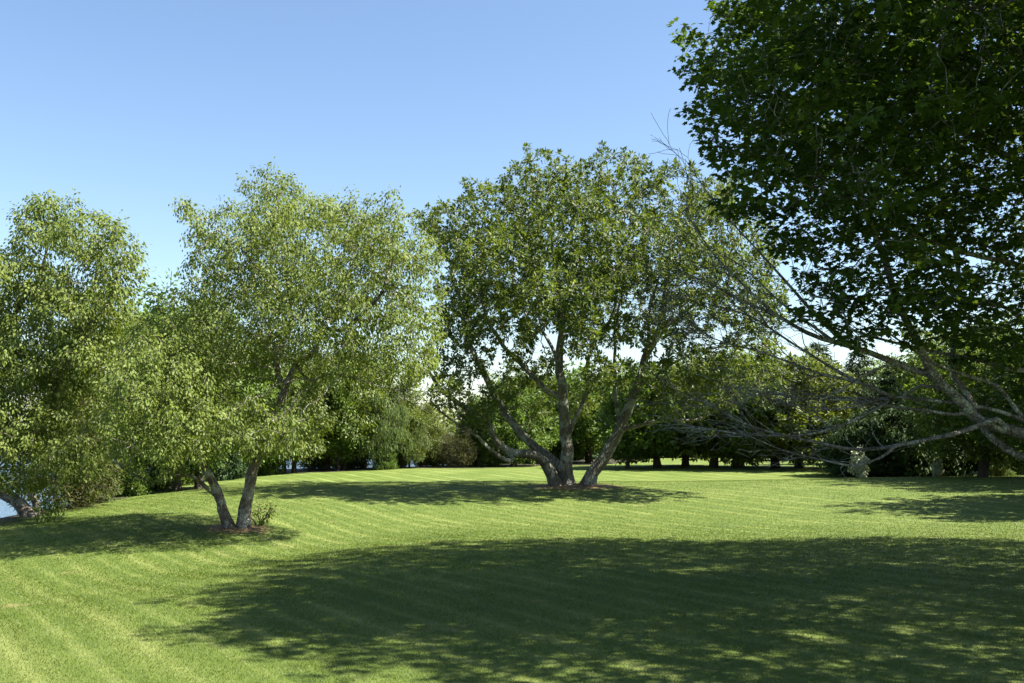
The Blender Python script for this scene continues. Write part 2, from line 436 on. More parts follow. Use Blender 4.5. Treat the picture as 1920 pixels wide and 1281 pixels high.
def leaves_on(sk, base, per, spread, size, tpl, style, rmax, name, seed, only=None, clump_len=1.6):
    r = np.random.default_rng(seed); P = np.array(sk.P); R = np.array(sk.R); par = np.array(sk.par); lb = np.array(sk.limb)
    tips = np.ones(len(P), bool); tips[par[par >= 0]] = False
    ok = (lb == 0) & (R <= rmax)
    if only is not None: ok &= only(P)
    ids = np.where(ok)[0]
    wv = r.normal(size=(7, 3)); wv *= (2*np.pi/clump_len)*r.uniform(.6, 1.5, 7)[:, None]/np.linalg.norm(wv, axis=1)[:, None]
    fld = np.sin(P@wv.T+r.uniform(0, 6.28, 7)).sum(1)/2.2          # slow 3-D field: leafy clumps and thin places
    keep = smooth(-.85, .15, fld+.4*tips)
    ids = ids[r.random(len(ids)) < .18+.82*keep[ids]]
    cnt = np.where(tips[ids], int(per*1.7), per); cnt = r.poisson(cnt)
    k = np.repeat(ids, cnt); n = len(k)
    clump = np.clip(.5+.28*fld+.25*r.normal(size=len(P)), 0, 1)
    cn = r.normal(size=(len(P), 3))                                  # leaves of one spray face much the same way
    d = P-P[np.maximum(par, 0)]; d /= np.linalg.norm(d, axis=1)[:, None]+1e-9
    rv = r.normal(size=(n, 3)); rv /= np.linalg.norm(rv, axis=1)[:, None]
    off = rv*(spread*r.random(n)**.6)[:, None]
    pos = P[k]+off-d[k]*(r.random(n)*.6*spread)[:, None]
    if style == 'droop':
        ax = .45*rv+.4*d[k]+np.array([0, 0, -.7]); nm = r.normal(size=(n, 3))*.32+cn[k]*.55+np.array([.2, -.2, .6])
    elif style == 'whorl':
        pos = P[k]+d[k]*(spread*.35*r.random(n))[:, None]+.35*off
        ax = rv*.9+.55*d[k]+np.array([0, 0, -.05]); nm = r.normal(size=(n, 3))*.35+cn[k]*.25+d[k]*.4+np.array([0, 0, .8])
    elif style == 'flat':
        off[:, 2] *= .45; pos = P[k]+off
        ax = rv*np.array([1, 1, .3])+.5*d[k]*np.array([1, 1, .3])+np.array([0, 0, -.35]); nm = r.normal(size=(n, 3))*.38+np.array([0, 0, 1.0])
    elif style == 'weep':
        pos = P[k]+off*np.array([.5, .5, 1.0])+np.array([0, 0, -.15])*spread
        ax = .25*rv+np.array([0, 0, -1.0]); nm = r.normal(size=(n, 3))
    else:
        ax = rv+.3*d[k]; nm = r.normal(size=(n, 3))+np.array([0, 0, .6])
    sz = size*r.uniform(.6, 1.25, n)
    rnd = np.clip(.45*r.random(n)+.55*clump[k], 0, 1)
    return leaf_mesh(name, r, pos-base, ax, nm, sz, rnd, tpl), (pos, ax, nm, sz, rnd)

def build_tree(name, sk, base, label, cat, barkm, crown, leafm, flare=.35, group=None, trunk_ids=(1,), min_r=0.0):
    root = empty(name, base, label, cat, group)
    for key, (V, Q) in sorted(sk.meshes(base, flare, min_r=min_r).items()):
        nm = 'branchwork' if key == 0 else 'trunk' if key in trunk_ids else 'limb'
        obj(nm, mesh_arrays(nm, V, Q, None, True), barkm, root)
    c = None
    if crown: c = obj('crown', crown, leafm, root); c['kind'] = 'stuff'
    return root, c

def L(*pts): return [W(*p) for p in pts]
def dep(pts, d0, d1):
    n = len(pts); return [W(p[0], p[1], d0+(d1-d0)*i/(n-1)) for i, p in enumerate(pts)]
def B(px, py, d, rx, rz, ry): return (W(px, py, d), np.array([rx/F*d, ry, rz/F*d]))
def ground_at(px, d):
    x = (px-960)/F*d; return np.array([x, d, float(gz(x, d))])

# ------------------------------------------------------------------ materials for the trees
M_bark_pale = bark_mat('bark_lichen_grey', (.075, .058, .044), (.22, .185, .15), (.36, .35, .30), .55, 9, 1.0)
M_bark_oak = bark_mat('bark_oak', (.075, .066, .05), (.20, .18, .145), (.29, .30, .25), .55, 6, 1.0)
M_bark_maple = bark_mat('bark_maple_lichen', (.09, .08, .068), (.25, .235, .205), (.38, .39, .34), .55, 11, 1.0)
M_bark_dark = bark_mat('bark_dark', (.03, .024, .018), (.085, .07, .055), (.13, .13, .1), .15, 8)
M_leaf_left = leaf_mat('leaf_yellow_green', (.066, .098, .017), (.132, .18, .034), (.21, .25, .07), .44, .55, spec=.2)
M_leaf_oak = leaf_mat('leaf_oak', (.036, .06, .010), (.078, .114, .02), (.15, .188, .046), .40, .5, spec=.25)
M_leaf_maple = leaf_mat('leaf_maple', (.028, .055, .011), (.052, .094, .016), (.09, .138, .024), .45, .6, spec=.14)
M_leaf_bg = leaf_mat('leaf_woodland', (.055, .088, .015), (.105, .15, .026), (.16, .205, .05), .42, .5, obvar=1.0, spec=.3)
M_leaf_light = leaf_mat('leaf_pale_willow', (.07, .10, .03), (.11, .15, .05), (.17, .21, .08), .40, .5, obvar=.5, spec=.15)
M_leaf_dark = leaf_mat('leaf_evergreen', (.014, .028, .010), (.028, .05, .014), (.05, .08, .022), .2, .6, obvar=.6, spec=.12)
M_leaf_red = leaf_mat('leaf_bronze_juniper', (.03, .03, .012), (.055, .058, .02), (.085, .085, .032), .25, .6, spec=.12)
M_leaf_white = leaf_mat('leaf_variegated', (.1, .14, .07), (.3, .34, .22), (.55, .57, .45), .25, .45)

# ------------------------------------------------------------------ the two-stemmed tree on the left
def left_tree():
    d = 27.5; sk = Skeleton(11); b = LT_BASE.copy(); b[2] = float(gz(b[0], b[1]))-.05
    g = lambda px, dd=27.5: np.array([(px-960)/F*dd, dd, b[2]-.1])
    sk.add_limb([g(457)]+L((457, 970, d), (465, 924, d), (487, 854, d), (515, 778, d), (534, 731, d)), .175, .115, .2)
    a = sk.add_limb([g(432, 27.4)]+L((424, 968, 27.4), (410, 932, 27.3), (383, 880, 27.1), (345, 820, 26.9), (300, 750, 26.7), (285, 690, 26.7)), .15, .055, .2, attach=False)
    sk.add_limb(L((398, 928, 27.3), (378, 905, 27.1), (353, 891, 26.8), (322, 892, 26.6), (284, 903, 26.4), (240, 886, 26.3), (205, 850, 26.3)), .065, .02, .2, attach=False, wiggle=.02)
    sk.par[-0 or [i for i, l in enumerate(sk.limb) if l == 3][0]] = a[7]
    sk.add_limb(L((534, 731, d), (521, 702, d), (519, 672, d), (534, 637, 30.5), (546, 585, 30.5), (530, 480, 27.7), (518, 370, 27.8)), .085, .015, .2)
    sk.add_limb(L((536, 720, d), (558, 684, 27.3), (588, 655, 27), (605, 621, 26.8), (651, 617, 26.5), (698, 567, 26.3), (722, 530, 26.3), (742, 430, 26.5)), .095, .02, .2)
    sk.add_limb(L((560, 682, 27.3), (580, 712, 26.9), (604, 708, 26.5), (640, 704, 26.2), (690, 716, 26), (760, 735, 25.9)), .035, .012, .2)
    sk.add_limb(L((546, 585, d), (500, 520, 26.9), (430, 450, 26.5), (350, 390, 26.3)), .045, .01, .2)
    sk.add_limb(L((345, 820, 26.9), (310, 700, 27.9), (370, 600, 28.5), (400, 500, 28.5)), .05, .012, .2)
    sk.add_limb(L((519, 672, d), (500, 600, 28.7), (470, 530, 29.5)), .055, .012, .2)
    sk.add_limb(L((605, 621, 26.8), (640, 560, 28.1), (660, 470, 29.1), (640, 410, 29.5)), .055, .012, .2)
    bl = [B(*x) for x in (
        (512, 400, 30.5, 70, 85, 1.0), (450, 465, 27.1, 90, 85, 1.4), (600, 480, 27.7, 150, 100, 2.1), (735, 475, 26.5, 70, 85, 1.3),
        (640, 600, 26.9, 180, 90, 2.0), (450, 600, 28, 110, 110, 2.0), (352, 395, 26.3, 26, 26, .5), (398, 480, 26.7, 45, 60, .9),
        (300, 740, 26.7, 90, 85, 1.5), (420, 790, 26.7, 125, 62, 1.5), (335, 650, 27.9, 95, 85, 1.6), (775, 640, 26.3, 55, 85, 1.2),
        (700, 690, 26.3, 105, 32, 1.2), (255, 825, 26.3, 48, 42, .8), (520, 335, 27.8, 18, 32, .3), (732, 385, 26.5, 26, 36, .45),
        (800, 520, 26.5, 38, 90, .8), (500, 830, 26.5, 60, 28, .9), (560, 790, 26.7, 40, 40, .8), (660, 410, 29.5, 60, 40, .9), (610, 400, 28.5, 40, 32, .7),
        (240, 770, 26.4, 35, 45, .7))]
    bl = [(c, q*np.array([1, 1.5, 1])) for c, q in bl]
    low = [B(300, 740, 24.5, 100, 80, 1.6), B(250, 800, 24, 60, 60, 1.1), B(420, 800, 24.5, 120, 60, 1.6), B(340, 680, 25.5, 100, 80, 1.6), B(540, 810, 24.4, 50, 40, 1.0), B(330, 845, 24.2, 80, 26, 1.0)]
    A = np.vstack([ellipsoid_points(sk.r, bl, 9500, .25), ellipsoid_points(sk.r, low, 3200, .2)])
    sk.colonize(A, .19, .22, 5, 80, tip=.0045, up=.04)
    cm, _ = leaves_on(sk, b, 14, .23, .095, DIAMOND, 'droop', .02, 'crown', 21, clump_len=1.15)
    build_tree('lawn_tree', sk, b, 'light green tree with two leaning trunks on the lawn, left of the oak', 'tree', M_bark_pale, cm, M_leaf_left, .30, trunk_ids=(1, 2))

# ------------------------------------------------------------------ oak in the middle
def oak():
    d = 42.5; sk = Skeleton(7); b = OAK_BASE.copy(); b[2] = float(gz(b[0], b[1]))-.05
    g = lambda px, dd=42.5: np.array([(px-960)/F*dd, dd, b[2]-.15])
    s = .32
    sk.add_limb([g(1063)]+dep([(1062, 880), (1061, 823), (1056, 749), (1048, 685), (1053, 632), (1050, 560), (1040, 470)], 42.5, 42.8), .31, .08, s)
    sk.add_limb([g(1100, 42.6)]+dep([(1112, 885), (1130, 862), (1152, 823), (1173, 780), (1194, 727), (1210, 669), (1237, 620), (1248, 540), (1262, 460)], 42.5, 43), .29, .07, s, attach=False)
    sk.add_limb([g(1046, 42.3)]+dep([(1028, 878), (1003, 853), (966, 850), (940, 838), (921, 812), (912, 790), (862, 758), (826, 730), (800, 690)], 42.1, 40), .25, .06, s, attach=False)
    sk.add_limb([g(1054, 42.9)]+dep([(1040, 868), (1003, 838), (960, 795), (934, 752), (907, 700), (884, 655), (868, 590), (845, 500)], 42.8, 44), .23, .06, s, attach=False)
    sk.add_limb(dep([(955, 848), (960, 863), (930, 852), (912, 838), (886, 812), (838, 782), (804, 752)], 41.5, 39), .11, .03, s)
    sk.add_limb(dep([(1045, 754), (1013, 722), (976, 680), (945, 648), (913, 600), (900, 520), (905, 440)], 42.5, 41.5), .14, .035, s)
    sk.add_limb(dep([(1066, 830), (1083, 780), (1104, 727), (1101, 685), (1120, 632), (1150, 585), (1160, 500), (1155, 400)], 42.5, 41.7), .105, .03, s)
    sk.add_limb(dep([(1156, 815), (1155, 738), (1152, 653), (1158, 590), (1180, 480)], 42.7, 44.5), .105, .03, s)
    sk.add_limb(dep([(1165, 810), (1200, 796), (1258, 788), (1300, 787), (1345, 772), (1400, 750)], 42.5, 40.5), .105, .03, s)
    sk.add_limb(dep([(1210, 669), (1216, 620), (1218, 580), (1240, 500)], 42.8, 41.5), .105, .035, s)
    sk.add_limb(dep([(1237, 620), (1290, 580), (1350, 520), (1380, 450)], 42.9, 42.5), .09, .03, s)
    sk.add_limb(dep([(1194, 727), (1250, 690), (1310, 660), (1380, 640)], 42.8, 41.5), .08, .025, s)
    sk.add_limb(dep([(1050, 600), (1010, 520), (990, 420), (1000, 360)], 42.7, 43.5), .09, .03, s)
    sk.add_limb(dep([(1056, 700), (1030, 640), (980, 580), (950, 480)], 42.5, 45.5), .095, .03, s)
    sk.add_limb(dep([(884, 655), (850, 640), (840, 590)], 43.5, 43), .06, .025, s)
    bl = [B(*x) for x in (
        (1000, 365, 43, 62, 68, 2.6), (1160, 360, 42.5, 62, 68, 2.6), (908, 400, 42, 52, 55, 2.2), (832, 430, 42.5, 40, 42, 1.8), (1250, 385, 42.5, 52, 68, 2.4),
        (1085, 430, 41.5, 110, 60, 2.6), (935, 500, 41.5, 80, 70, 2.8), (1180, 480, 41.5, 110, 70, 3), (1325, 440, 42.5, 62, 90, 2.4), (1390, 540, 42, 58, 75, 2.2),
        (1300, 590, 41.5, 60, 50, 2.2), (868, 590, 42.5, 48, 75, 2.2), (1050, 560, 40.5, 90, 60, 2.2), (960, 630, 41, 50, 38, 1.8), (1150, 700, 40.5, 75, 30, 1.6),
        (868, 690, 41.5, 42, 32, 1.6), (935, 735, 41.5, 52, 22, 1.4), (1290, 690, 41.5, 75, 45, 2), (1385, 680, 41, 70, 50, 2), (1095, 640, 40.5, 45, 32, 1.6), (1010, 520, 46, 140, 110, 2.2),
        (1180, 560, 46, 120, 80, 2.0), (1000, 700, 44.5, 60, 36, 1.6), (1060, 760, 45.5, 60, 30, 1.4), (1330, 750, 40.5, 60, 26, 1.4), (1130, 620, 42.5, 60, 40, 1.5), (800, 410, 43.5, 24, 26, 1), (1440, 620, 41.5, 30, 50, 1.2), (1082, 360, 43, 60, 48, 2.2), (1330, 380, 43, 55, 45, 2), (1400, 470, 42, 50, 60, 2), (1330, 520, 41, 70, 60, 2), (1420, 580, 41, 45, 60, 1.8), (1250, 480, 41, 70, 60, 2), (870, 470, 42, 50, 50, 2), (850, 560, 41, 40, 60, 1.8), (890, 640, 41, 45, 40, 1.5), (1260, 745, 41, 60, 34, 1.6), (1350, 720, 41, 70, 36, 1.6), (1430, 720, 41, 50, 40, 1.4), (840, 735, 40, 40, 30, 1.2), (900, 770, 41, 40, 18, 1.0), (820, 660, 41, 26, 40, 1.0), (1230, 640, 41, 40, 24, 1.2), (1090, 520, 40.5, 90, 50, 1.6), (1000, 580, 40.5, 70, 40, 1.6))]
    for c, q in bl:                                   # a round crown: as deep as it is wide
        k = 1+(c[1]-42.6)*1.3/c[1]; c *= np.array([k, k, 1]); c[2] = CH+(c[2]-CH)*k; q *= np.array([k, 1.55, k])
    A = ellipsoid_points(sk.r, bl, 10500, .45)
    sk.colonize(A, .3, .34, 7, 80, tip=.0075, up=.08, jit=.22)
    cm, _ = leaves_on(sk, b, 15, .36, .175, DIAMOND, 'whorl', .022, 'crown', 22, clump_len=2.4)
    build_tree('oak_tree', sk, b, 'broad spreading oak with several thick stems in the middle of the lawn', 'tree', M_bark_oak, cm, M_leaf_oak, .5, trunk_ids=(1, 2, 3, 4))

# ------------------------------------------------------------------ maple whose trunk stands just outside the right edge
def maple():
    sk = Skeleton(3); bx, by = 10.25, 15.9; b = np.array([bx, by, float(gz(bx, by))-.05])
    o = lambda x, y, z: np.array([x, y, z], float)*1.12+np.array([0, 0, .13])
    e = lambda x, y, z: np.array([x, y, z], float)*1.12
    s = .2
    t0 = np.array([bx, by, b[2]-.1])
    sk.add_limb([t0, o(9.1, 14.2, .9), o(8.95, 14.1, 1.9), o(8.7, 14, 4), o(8.0, 13.9, 6.3), o(7.4, 13.6, 9), o(7.3, 13.4, 11.8)], .40, .05, s)
    m1 = sk.add_limb([o(9.0, 14.15, 1.3)]+dep([(2010, 838), (1920, 812), (1845, 792), (1806, 762), (1767, 723), (1744, 684), (1720, 637), (1697, 594), (1660, 500), (1625, 400), (1600, 260), (1590, 120)], 15.57, 13.44), .12, .02, s, wiggle=.015)
    sk.add_limb([o(9.0, 14.3, .8)]+dep([(2040, 890), (1985, 880), (1920, 858), (1885, 838), (1848, 806), (1830, 765), (1800, 722), (1783, 690), (1790, 620), (1800, 520), (1770, 380), (1740, 230)], 16.02, 16.58), .082, .02, s, wiggle=.015)
    m2 = sk.add_limb(dep([(1744, 688), (1712, 694), (1670, 678), (1611, 657), (1564, 641), (1514, 622), (1455, 590), (1389, 563), (1330, 535), (1290, 515)], 14.90, 14.11), .052, .008, s, wiggle=.012)
    m4 = sk.add_limb(dep([(1905, 800), (1869, 786), (1806, 809), (1728, 829), (1650, 840), (1584, 840), (1533, 829), (1455, 813), (1397, 797), (1338, 762), (1265, 735)], 15.12, 13.78), .042, .006, s, wiggle=.012)
    m4b = sk.add_limb(dep([(1690, 836), (1674, 842), (1650, 860), (1611, 870), (1580, 870), (1514, 856), (1455, 840), (1408, 821)], 14.45, 13.44), .024, .005, s, wiggle=.01)
    m5 = sk.add_limb([W(1990, 800, 15.8)]+dep([(1884, 774), (1806, 758), (1748, 751), (1670, 747), (1631, 754), (1572, 766), (1514, 762), (1447, 749), (1400, 735)], 15.34, 14.34), .036, .006, s, wiggle=.012)
    m5b = sk.add_limb(dep([(1680, 746), (1666, 751), (1631, 774), (1592, 793), (1541, 809), (1494, 819), (1408, 815), (1350, 806), (1283, 801)], 14.67, 13.89), .026, .005, s, wiggle=.012)
    m5c = sk.add_limb(dep([(1690, 748), (1670, 743), (1611, 719), (1553, 704), (1494, 684), (1416, 657), (1340, 635), (1290, 600)], 14.78, 15.46), .026, .005, s, wiggle=.012)
    m6 = sk.add_limb(dep([(1812, 775), (1789, 777), (1748, 771), (1689, 764), (1650, 757), (1590, 752), (1533, 751), (1455, 739), (1380, 745), (1330, 760)], 15.12, 14.78), .028, .005, s, wiggle=.012)
    m7 = sk.add_limb(dep([(1680, 680), (1660, 686), (1611, 708), (1560, 740), (1533, 752)], 14.78, 14.56), .022, .007, s, wiggle=.012)
    m7b = sk.add_limb(dep([(1767, 723), (1725, 722), (1690, 742), (1640, 748), (1560, 745), (1490, 740), (1420, 735)], 15.01, 15.23), .024, .005, s, wiggle=.012)
    m8 = sk.add_limb([o(8.75, 14, 2.9)]+dep([(1920, 696), (1845, 680), (1767, 661), (1700, 648), (1642, 633), (1560, 610), (1480, 590)], 15.90, 15.23), .05, .008, s, wiggle=.012)
    m9 = sk.add_limb(dep([(1940, 745), (1870, 727), (1806, 704), (1760, 684), (1690, 640), (1620, 600)], 15.57, 14.11), .036, .008, s, wiggle=.012)
    m10 = sk.add_limb(dep([(1560, 641), (1510, 600), (1450, 555), (1390, 500), (1330, 465)], 14.78, 14.78), .024, .005, s, wiggle=.012)
    m11 = sk.add_limb(dep([(1575, 645), (1530, 590), (1480, 535), (1400, 450), (1345, 385), (1300, 320)], 14.8, 15.2), .030, .005, s, wiggle=.012)
    m12 = sk.add_limb(dep([(1455, 590), (1420, 560), (1380, 520), (1330, 470), (1290, 400)], 14.3, 14.2), .024, .005, s, wiggle=.012)
    m13 = sk.add_limb(dep([(1611, 719), (1560, 690), (1480, 640), (1400, 590), (1330, 570), (1280, 560)], 15.1, 15.6), .024, .005, s, wiggle=.012)
    for i in m2+m4+m4b+m5+m5b+m5c+m6+m7+m7b+m8+m9+m10+m11+m12+m13: sk.R[i] *= 1.15
    # upper scaffold
    sk.add_limb([o(8.7, 14, 4), o(7.6, 12.6, 5.2), o(6.0, 11.6, 6.4), o(4.4, 11.0, 7.2)], .075, .015, s)
    sk.add_limb([o(8.4, 14, 5.2), o(6.6, 14.6, 6.4), o(5.0, 14.4, 7.6), o(3.9, 13.6, 8.3)], .075, .015, s)
    sk.add_limb([o(8.9, 14.1, 2.2), o(9.0, 12.6, 4.6), o(8.6, 10.6, 6.4), o(7.8, 8.8, 7.2)], .10, .02, s)
    sk.add_limb([o(8.9, 14.1, 2.2), o(9.8, 15.4, 5), o(10.4, 17, 8), o(10.4, 17.8, 10.5)], .11, .02, s)
    sk.add_limb([o(8.7, 14, 4), o(10.4, 13.4, 6.5), o(12.0, 13.0, 8.5)], .085, .02, s)
    sk.add_limb([o(7.9, 13.9, 6.3), o(6.9, 15.8, 7.6), o(6.0, 17.4, 8.6)], .07, .015, s)
    sk.add_limb(dep([(1985, 560), (1920, 505), (1740, 452), (1670, 412), (1600, 380), (1500, 340)], 15.68, 13.22), .06, .012, s)
    sk.add_limb(dep([(1990, 640), (1900, 590), (1800, 560), (1700, 560), (1600, 560), (1530, 555)], 15.46, 13.44), .04, .008, s)
    bare = m11+m12+m13+m2+m4+m4b+m5+m5b+m5c+m6+m7+m7b+m8+m9+m10
    for ids, n, ln in ((m2, 26, 1.2), (m4, 20, .9), (m4b, 12, .7), (m5, 24, 1.0), (m5b, 22, .9), (m5c, 34, 1.15), (m6, 22, .9), (m7, 6, .7), (m7b, 10, .8), (m8, 10, .9), (m9, 7, .8), (m10, 12, 1.0), (m11, 14, 1.0), (m12, 14, 1.0), (m13, 18, 1.1)):
        sk.twigs(ids[len(ids)//4:], n, ln, .011, .11, .75, (-.25, 0, .04), 3, 1)
    nskip = [i for i in bare]+[i for i, l in enumerate(sk.limb) if l == -1]+m1[:42]
    bl = [B(*x) for x in (
        (1440, 60, 13.22, 140, 90, 2.02), (1385, 190, 13.22, 95, 100, 1.68), (1600, 90, 13.66, 170, 130, 2.91), (1480, 260, 13.22, 140, 85, 1.79), (1640, 270, 13.66, 150, 100, 2.24),
        (1430, 370, 13.22, 85, 45, 1.23), (1560, 410, 13.33, 125, 60, 1.68), (1490, 455, 13.33, 50, 30, 0.78), (1640, 500, 13.44, 120, 55, 1.57), (1560, 530, 13.44, 65, 40, 1.01), (1640, 600, 13.44, 85, 38, 1.01), (1600, 640, 13.44, 40, 16, 0.56),
        (1800, 140, 14.56, 150, 150, 2.91), (1800, 420, 15.12, 130, 75, 1.79), (1770, 545, 14.11, 110, 45, 1.34), (1880, 560, 15.12, 80, 70, 1.68), (1870, 660, 15.23, 60, 30, 0.90), (1935, 720, 16.80, 60, 70, 1.12), (1720, 620, 14.00, 60, 30, 0.78), (1900, 770, 16.5, 80, 65, 1.0), (1720, 560, 13.4, 90, 45, 1.0), (1820, 600, 13.8, 80, 50, 1.0), (1560, 590, 13.4, 45, 26, .7), (1860, 640, 15.5, 70, 50, 1.0), (1880, 300, 14.5, 110, 120, 1.8), (1700, 400, 14.2, 90, 60, 1.2))]
    b2 = [(o(6.4, 10.8, 7.6), e(2.8, 3.0, 2.1)), (o(7.8, 9.0, 6.8), e(2.6, 2.3, 1.8)), (o(8.8, 13.8, 9.6), e(4.3, 5.2, 2.9)), (o(10.5, 16.5, 8.6), e(3.6, 4.4, 3.2)),
           (o(6.2, 17.2, 8.6), e(3.0, 3.4, 2.4)), (o(12, 12.6, 7.6), e(2.8, 3.4, 2.8)), (o(5.0, 13.4, 8.2), e(2.2, 2.4, 1.6)), (o(8.0, 19.6, 7.4), e(2.6, 2.2, 2.0)), (o(9.0, 7.6, 6.4), e(3.2, 2.3, 1.8)), (o(13, 14.5, 6.6), e(2.6, 4.0, 2.6)), (o(12, 9.6, 6.6), e(2.6, 2.6, 2.0)), (o(10.2, 6.9, 5.6), e(2.6, 1.8, 1.4)), (o(12.6, 11.5, 5.4), e(2.2, 2.4, 1.6))]
    A = np.vstack([ellipsoid_points(sk.r, bl, 11000, .15), ellipsoid_points(sk.r, b2, 12500, .2), ellipsoid_points(sk.r, [(np.array([10.2, 7.2, 6.2]), np.array([4.2, 2.6, 1.4])), (np.array([15., 13, 6.6]), np.array([2.6, 4.5, 2.2])), (np.array([14., 21.5, 6.6]), np.array([3.4, 3.2, 1.7]))], 5600, .1)])
    sk.colonize(A, .18, .22, 5, 90, tip=.0042, up=.02, skip=nskip)
    def near_view(P):
        return (np.abs(P[:, 0]/P[:, 1]) < .56) & ((P[:, 2]-CH)/P[:, 1] < .47)
    la, data = leaves_on(sk, b, 8.8, .2, .092, MAPLE, 'flat', .02, None, 23, only=near_view, clump_len=1.3)
    lb, _ = leaves_on(sk, b, 6.5, .24, .175, DIAMOND, 'flat', .02, None, 43, only=lambda P: ~near_view(P), clump_len=1.3)
    cm = join_leaves('crown', la, lb)
    root, crown = build_tree('maple_tree', sk, b, 'big shaded maple with bare drooping lower limbs filling the right side', 'tree', M_bark_maple, cm, M_leaf_maple, .3, trunk_ids=(1,))
    # the leaves that show largest, one by one, hung at the crown's near rim
    pos, ax, nm, sz, rnd = data
    px = 960+pos[:, 0]/pos[:, 1]*F; py = HY-(pos[:, 2]-CH)/pos[:, 1]*F
    vis = np.where((px > 1260) & (px < 1915) & (py > 5) & (py < 740))[0]
    q = vis[np.argsort(pos[vis, 1])[:300]]
    r = np.random.default_rng(9); one = leaf_mesh('leaf', r, np.zeros((1, 3)), np.array([[0, 1., 0]]), np.array([[0, 0, 1.]]), np.array([1.]), np.array([.6]), MAPLE)
    one.materials.append(M_leaf_maple)
    from mathutils import Matrix
    for i in q:
        a = Vector(ax[i]+r.normal(0, .3, 3)).normalized(); n = Vector(nm[i]); sd = a.cross(n).normalized(); n = sd.cross(a)
        p = pos[i]-b+r.normal(0, .06, 3)
        M = Matrix(((sd.x, a.x, n.x, p[0]), (sd.y, a.y, n.y, p[1]), (sd.z, a.z, n.z, p[2]), (0, 0, 0, 1)))
        lo = bpy.data.objects.new('leaf', one); COL.objects.link(lo); lo.parent = crown
        lo.matrix_local = M @ Matrix.Scale(float(sz[i])*1.12, 4)

# ------------------------------------------------------------------ tree leaning over the lake at the left edge
def shore_tree():
    d = 33.0; sk = Skeleton(15); b0 = ground_at(62, d); b = b0-np.array([0, 0, .05]); s = .26
    sk.add_limb([b-np.array([0, 0, .1])]+dep([(35, 945), (0, 925), (-50, 880), (-70, 800), (-40, 700), (20, 600), (80, 500), (88, 420)], 33, 33), .2, .03, s, attach=False)
    sk.add_limb([b+np.array([.12, .1, -.15])]+dep([(66, 945), (58, 925), (62, 880), (85, 800), (120, 690), (160, 590), (190, 480)], 33.2, 32), .11, .03, s, attach=False)
    sk.add_limb(dep([(120, 690), (190, 690), (232, 745), (217, 770), (193, 777), (146, 821), (111, 868), (105, 903), (100, 950)], 32.2, 30.6), .055, .012, s)
    sk.add_limb(dep([(140, 640), (200, 570), (235, 480)], 32, 31), .05, .012, s)
    sk.add_limb(dep([(-60, 780), (20, 760), (60, 810), (60, 880)], 32.5, 31), .05, .012, s)
    bl = [B(*x) for x in ((85, 430, 33, 52, 55, 1.3), (170, 445, 32, 65, 50, 1.4), (225, 480, 32, 40, 55, 1.1), (40, 540, 33, 90, 70, 2), (165, 570, 32, 85, 65, 1.8), (70, 680, 32.5, 130, 80, 2.2), (190, 670, 32, 60, 60, 1.4),
        (40, 800, 32, 100, 70, 1.8), (130, 860, 31, 70, 45, 1.2), (95, 950, 30.6, 22, 40, .4), (-70, 650, 33, 100, 130, 2.4), (-60, 850, 32, 60, 60, 1.6), (40, 900, 31.5, 55, 24, 1.0), (190, 790, 32, 45, 45, 1.0), (115, 385, 33, 30, 20, .5), (68, 385, 33, 16, 24, .4))]
    A = ellipsoid_points(sk.r, bl, 9000, .25)
    sk.colonize(A, .23, .27, 6, 80, tip=.005, up=.03)
    cm, _ = leaves_on(sk, b, 20, .31, .125, DIAMOND, 'droop', .02, 'crown', 24, clump_len=1.4)
    build_tree('shore_tree', sk, b, 'leaning light green tree beside the water at the left edge', 'tree', M_bark_pale, cm, M_leaf_left, .3, trunk_ids=(1, 2))

left_tree(); oak(); maple(); shore_tree()

# ------------------------------------------------------------------ background trees: a few grown kinds, copied
def proto(seed, H, trunk_h, r0, blobs, natt, step, kill, per, spread, size, tpl, style, leafm, barkm, tip=.012, stems=1, rmax=.05):
    """a tree grown at the origin; returns {part: mesh}"""
    sk = Skeleton(seed); r = sk.r
    for k in range(stems):
        dx, dy = (r.normal(0, .10, 2) if stems == 1 else r.normal(0, min(.55, .16*H), 2))
        sk.add_limb([np.array([dx*.3, dy*.3, -.25]), np.array([dx, dy, trunk_h*.5]), np.array([dx*2, dy*2, trunk_h]), np.array([dx*3.0, dy*2.4, H*.8])], r0*(1 if stems == 1 else .8), r0*.18, .4, .05, attach=False)
    bl = [(np.array(c, float), np.array(q, float)) for c, q in blobs]
    A = ellipsoid_points(r, bl, natt, .35)
    sk.colonize(A, step, kill, 9, 50, tip=tip, up=.06)
    z = np.zeros(3); ms = sk.meshes(z, .3)
    tv = [ms[k] for k in sorted(ms) if k > 0]; V = []; Q = []; o = 0
    for v, q in tv: V.append(v); Q.append(q+o); o += len(v)
    trunk = mesh_arrays('trunk', np.vstack(V), np.vstack(Q), None, True); trunk.materials.append(barkm)
    parts = {'trunk': trunk}
    if 0 in ms:
        parts['branchwork'] = mesh_arrays('branchwork', *ms[0], None, True); parts['branchwork'].materials.append(barkm)
    cm, _ = leaves_on(sk, z, per, spread, size, tpl, style, rmax, 'crown', seed+100); cm.materials.append(leafm)
    parts['crown'] = cm
    return parts

def crown_blobs(seed, H, z0, rad, n):
    r = np.random.default_rng(seed); out = []
    for i in range(n):
        t = (i+.5)/n; z = z0+(H-z0)*t; rr = rad*(math.sin(math.pi*min(1, .22+t*.78))**.7)*.62
        a = i*2.4+r.uniform(-.4, .4); k = rad-rr*.8
        out.append(((k*.62*math.cos(a), k*.62*math.sin(a), z-rr*.35), (rr*r.uniform(.85, 1.1), rr*r.uniform(.85, 1.1), rr*r.uniform(.55, .8))))
    return out

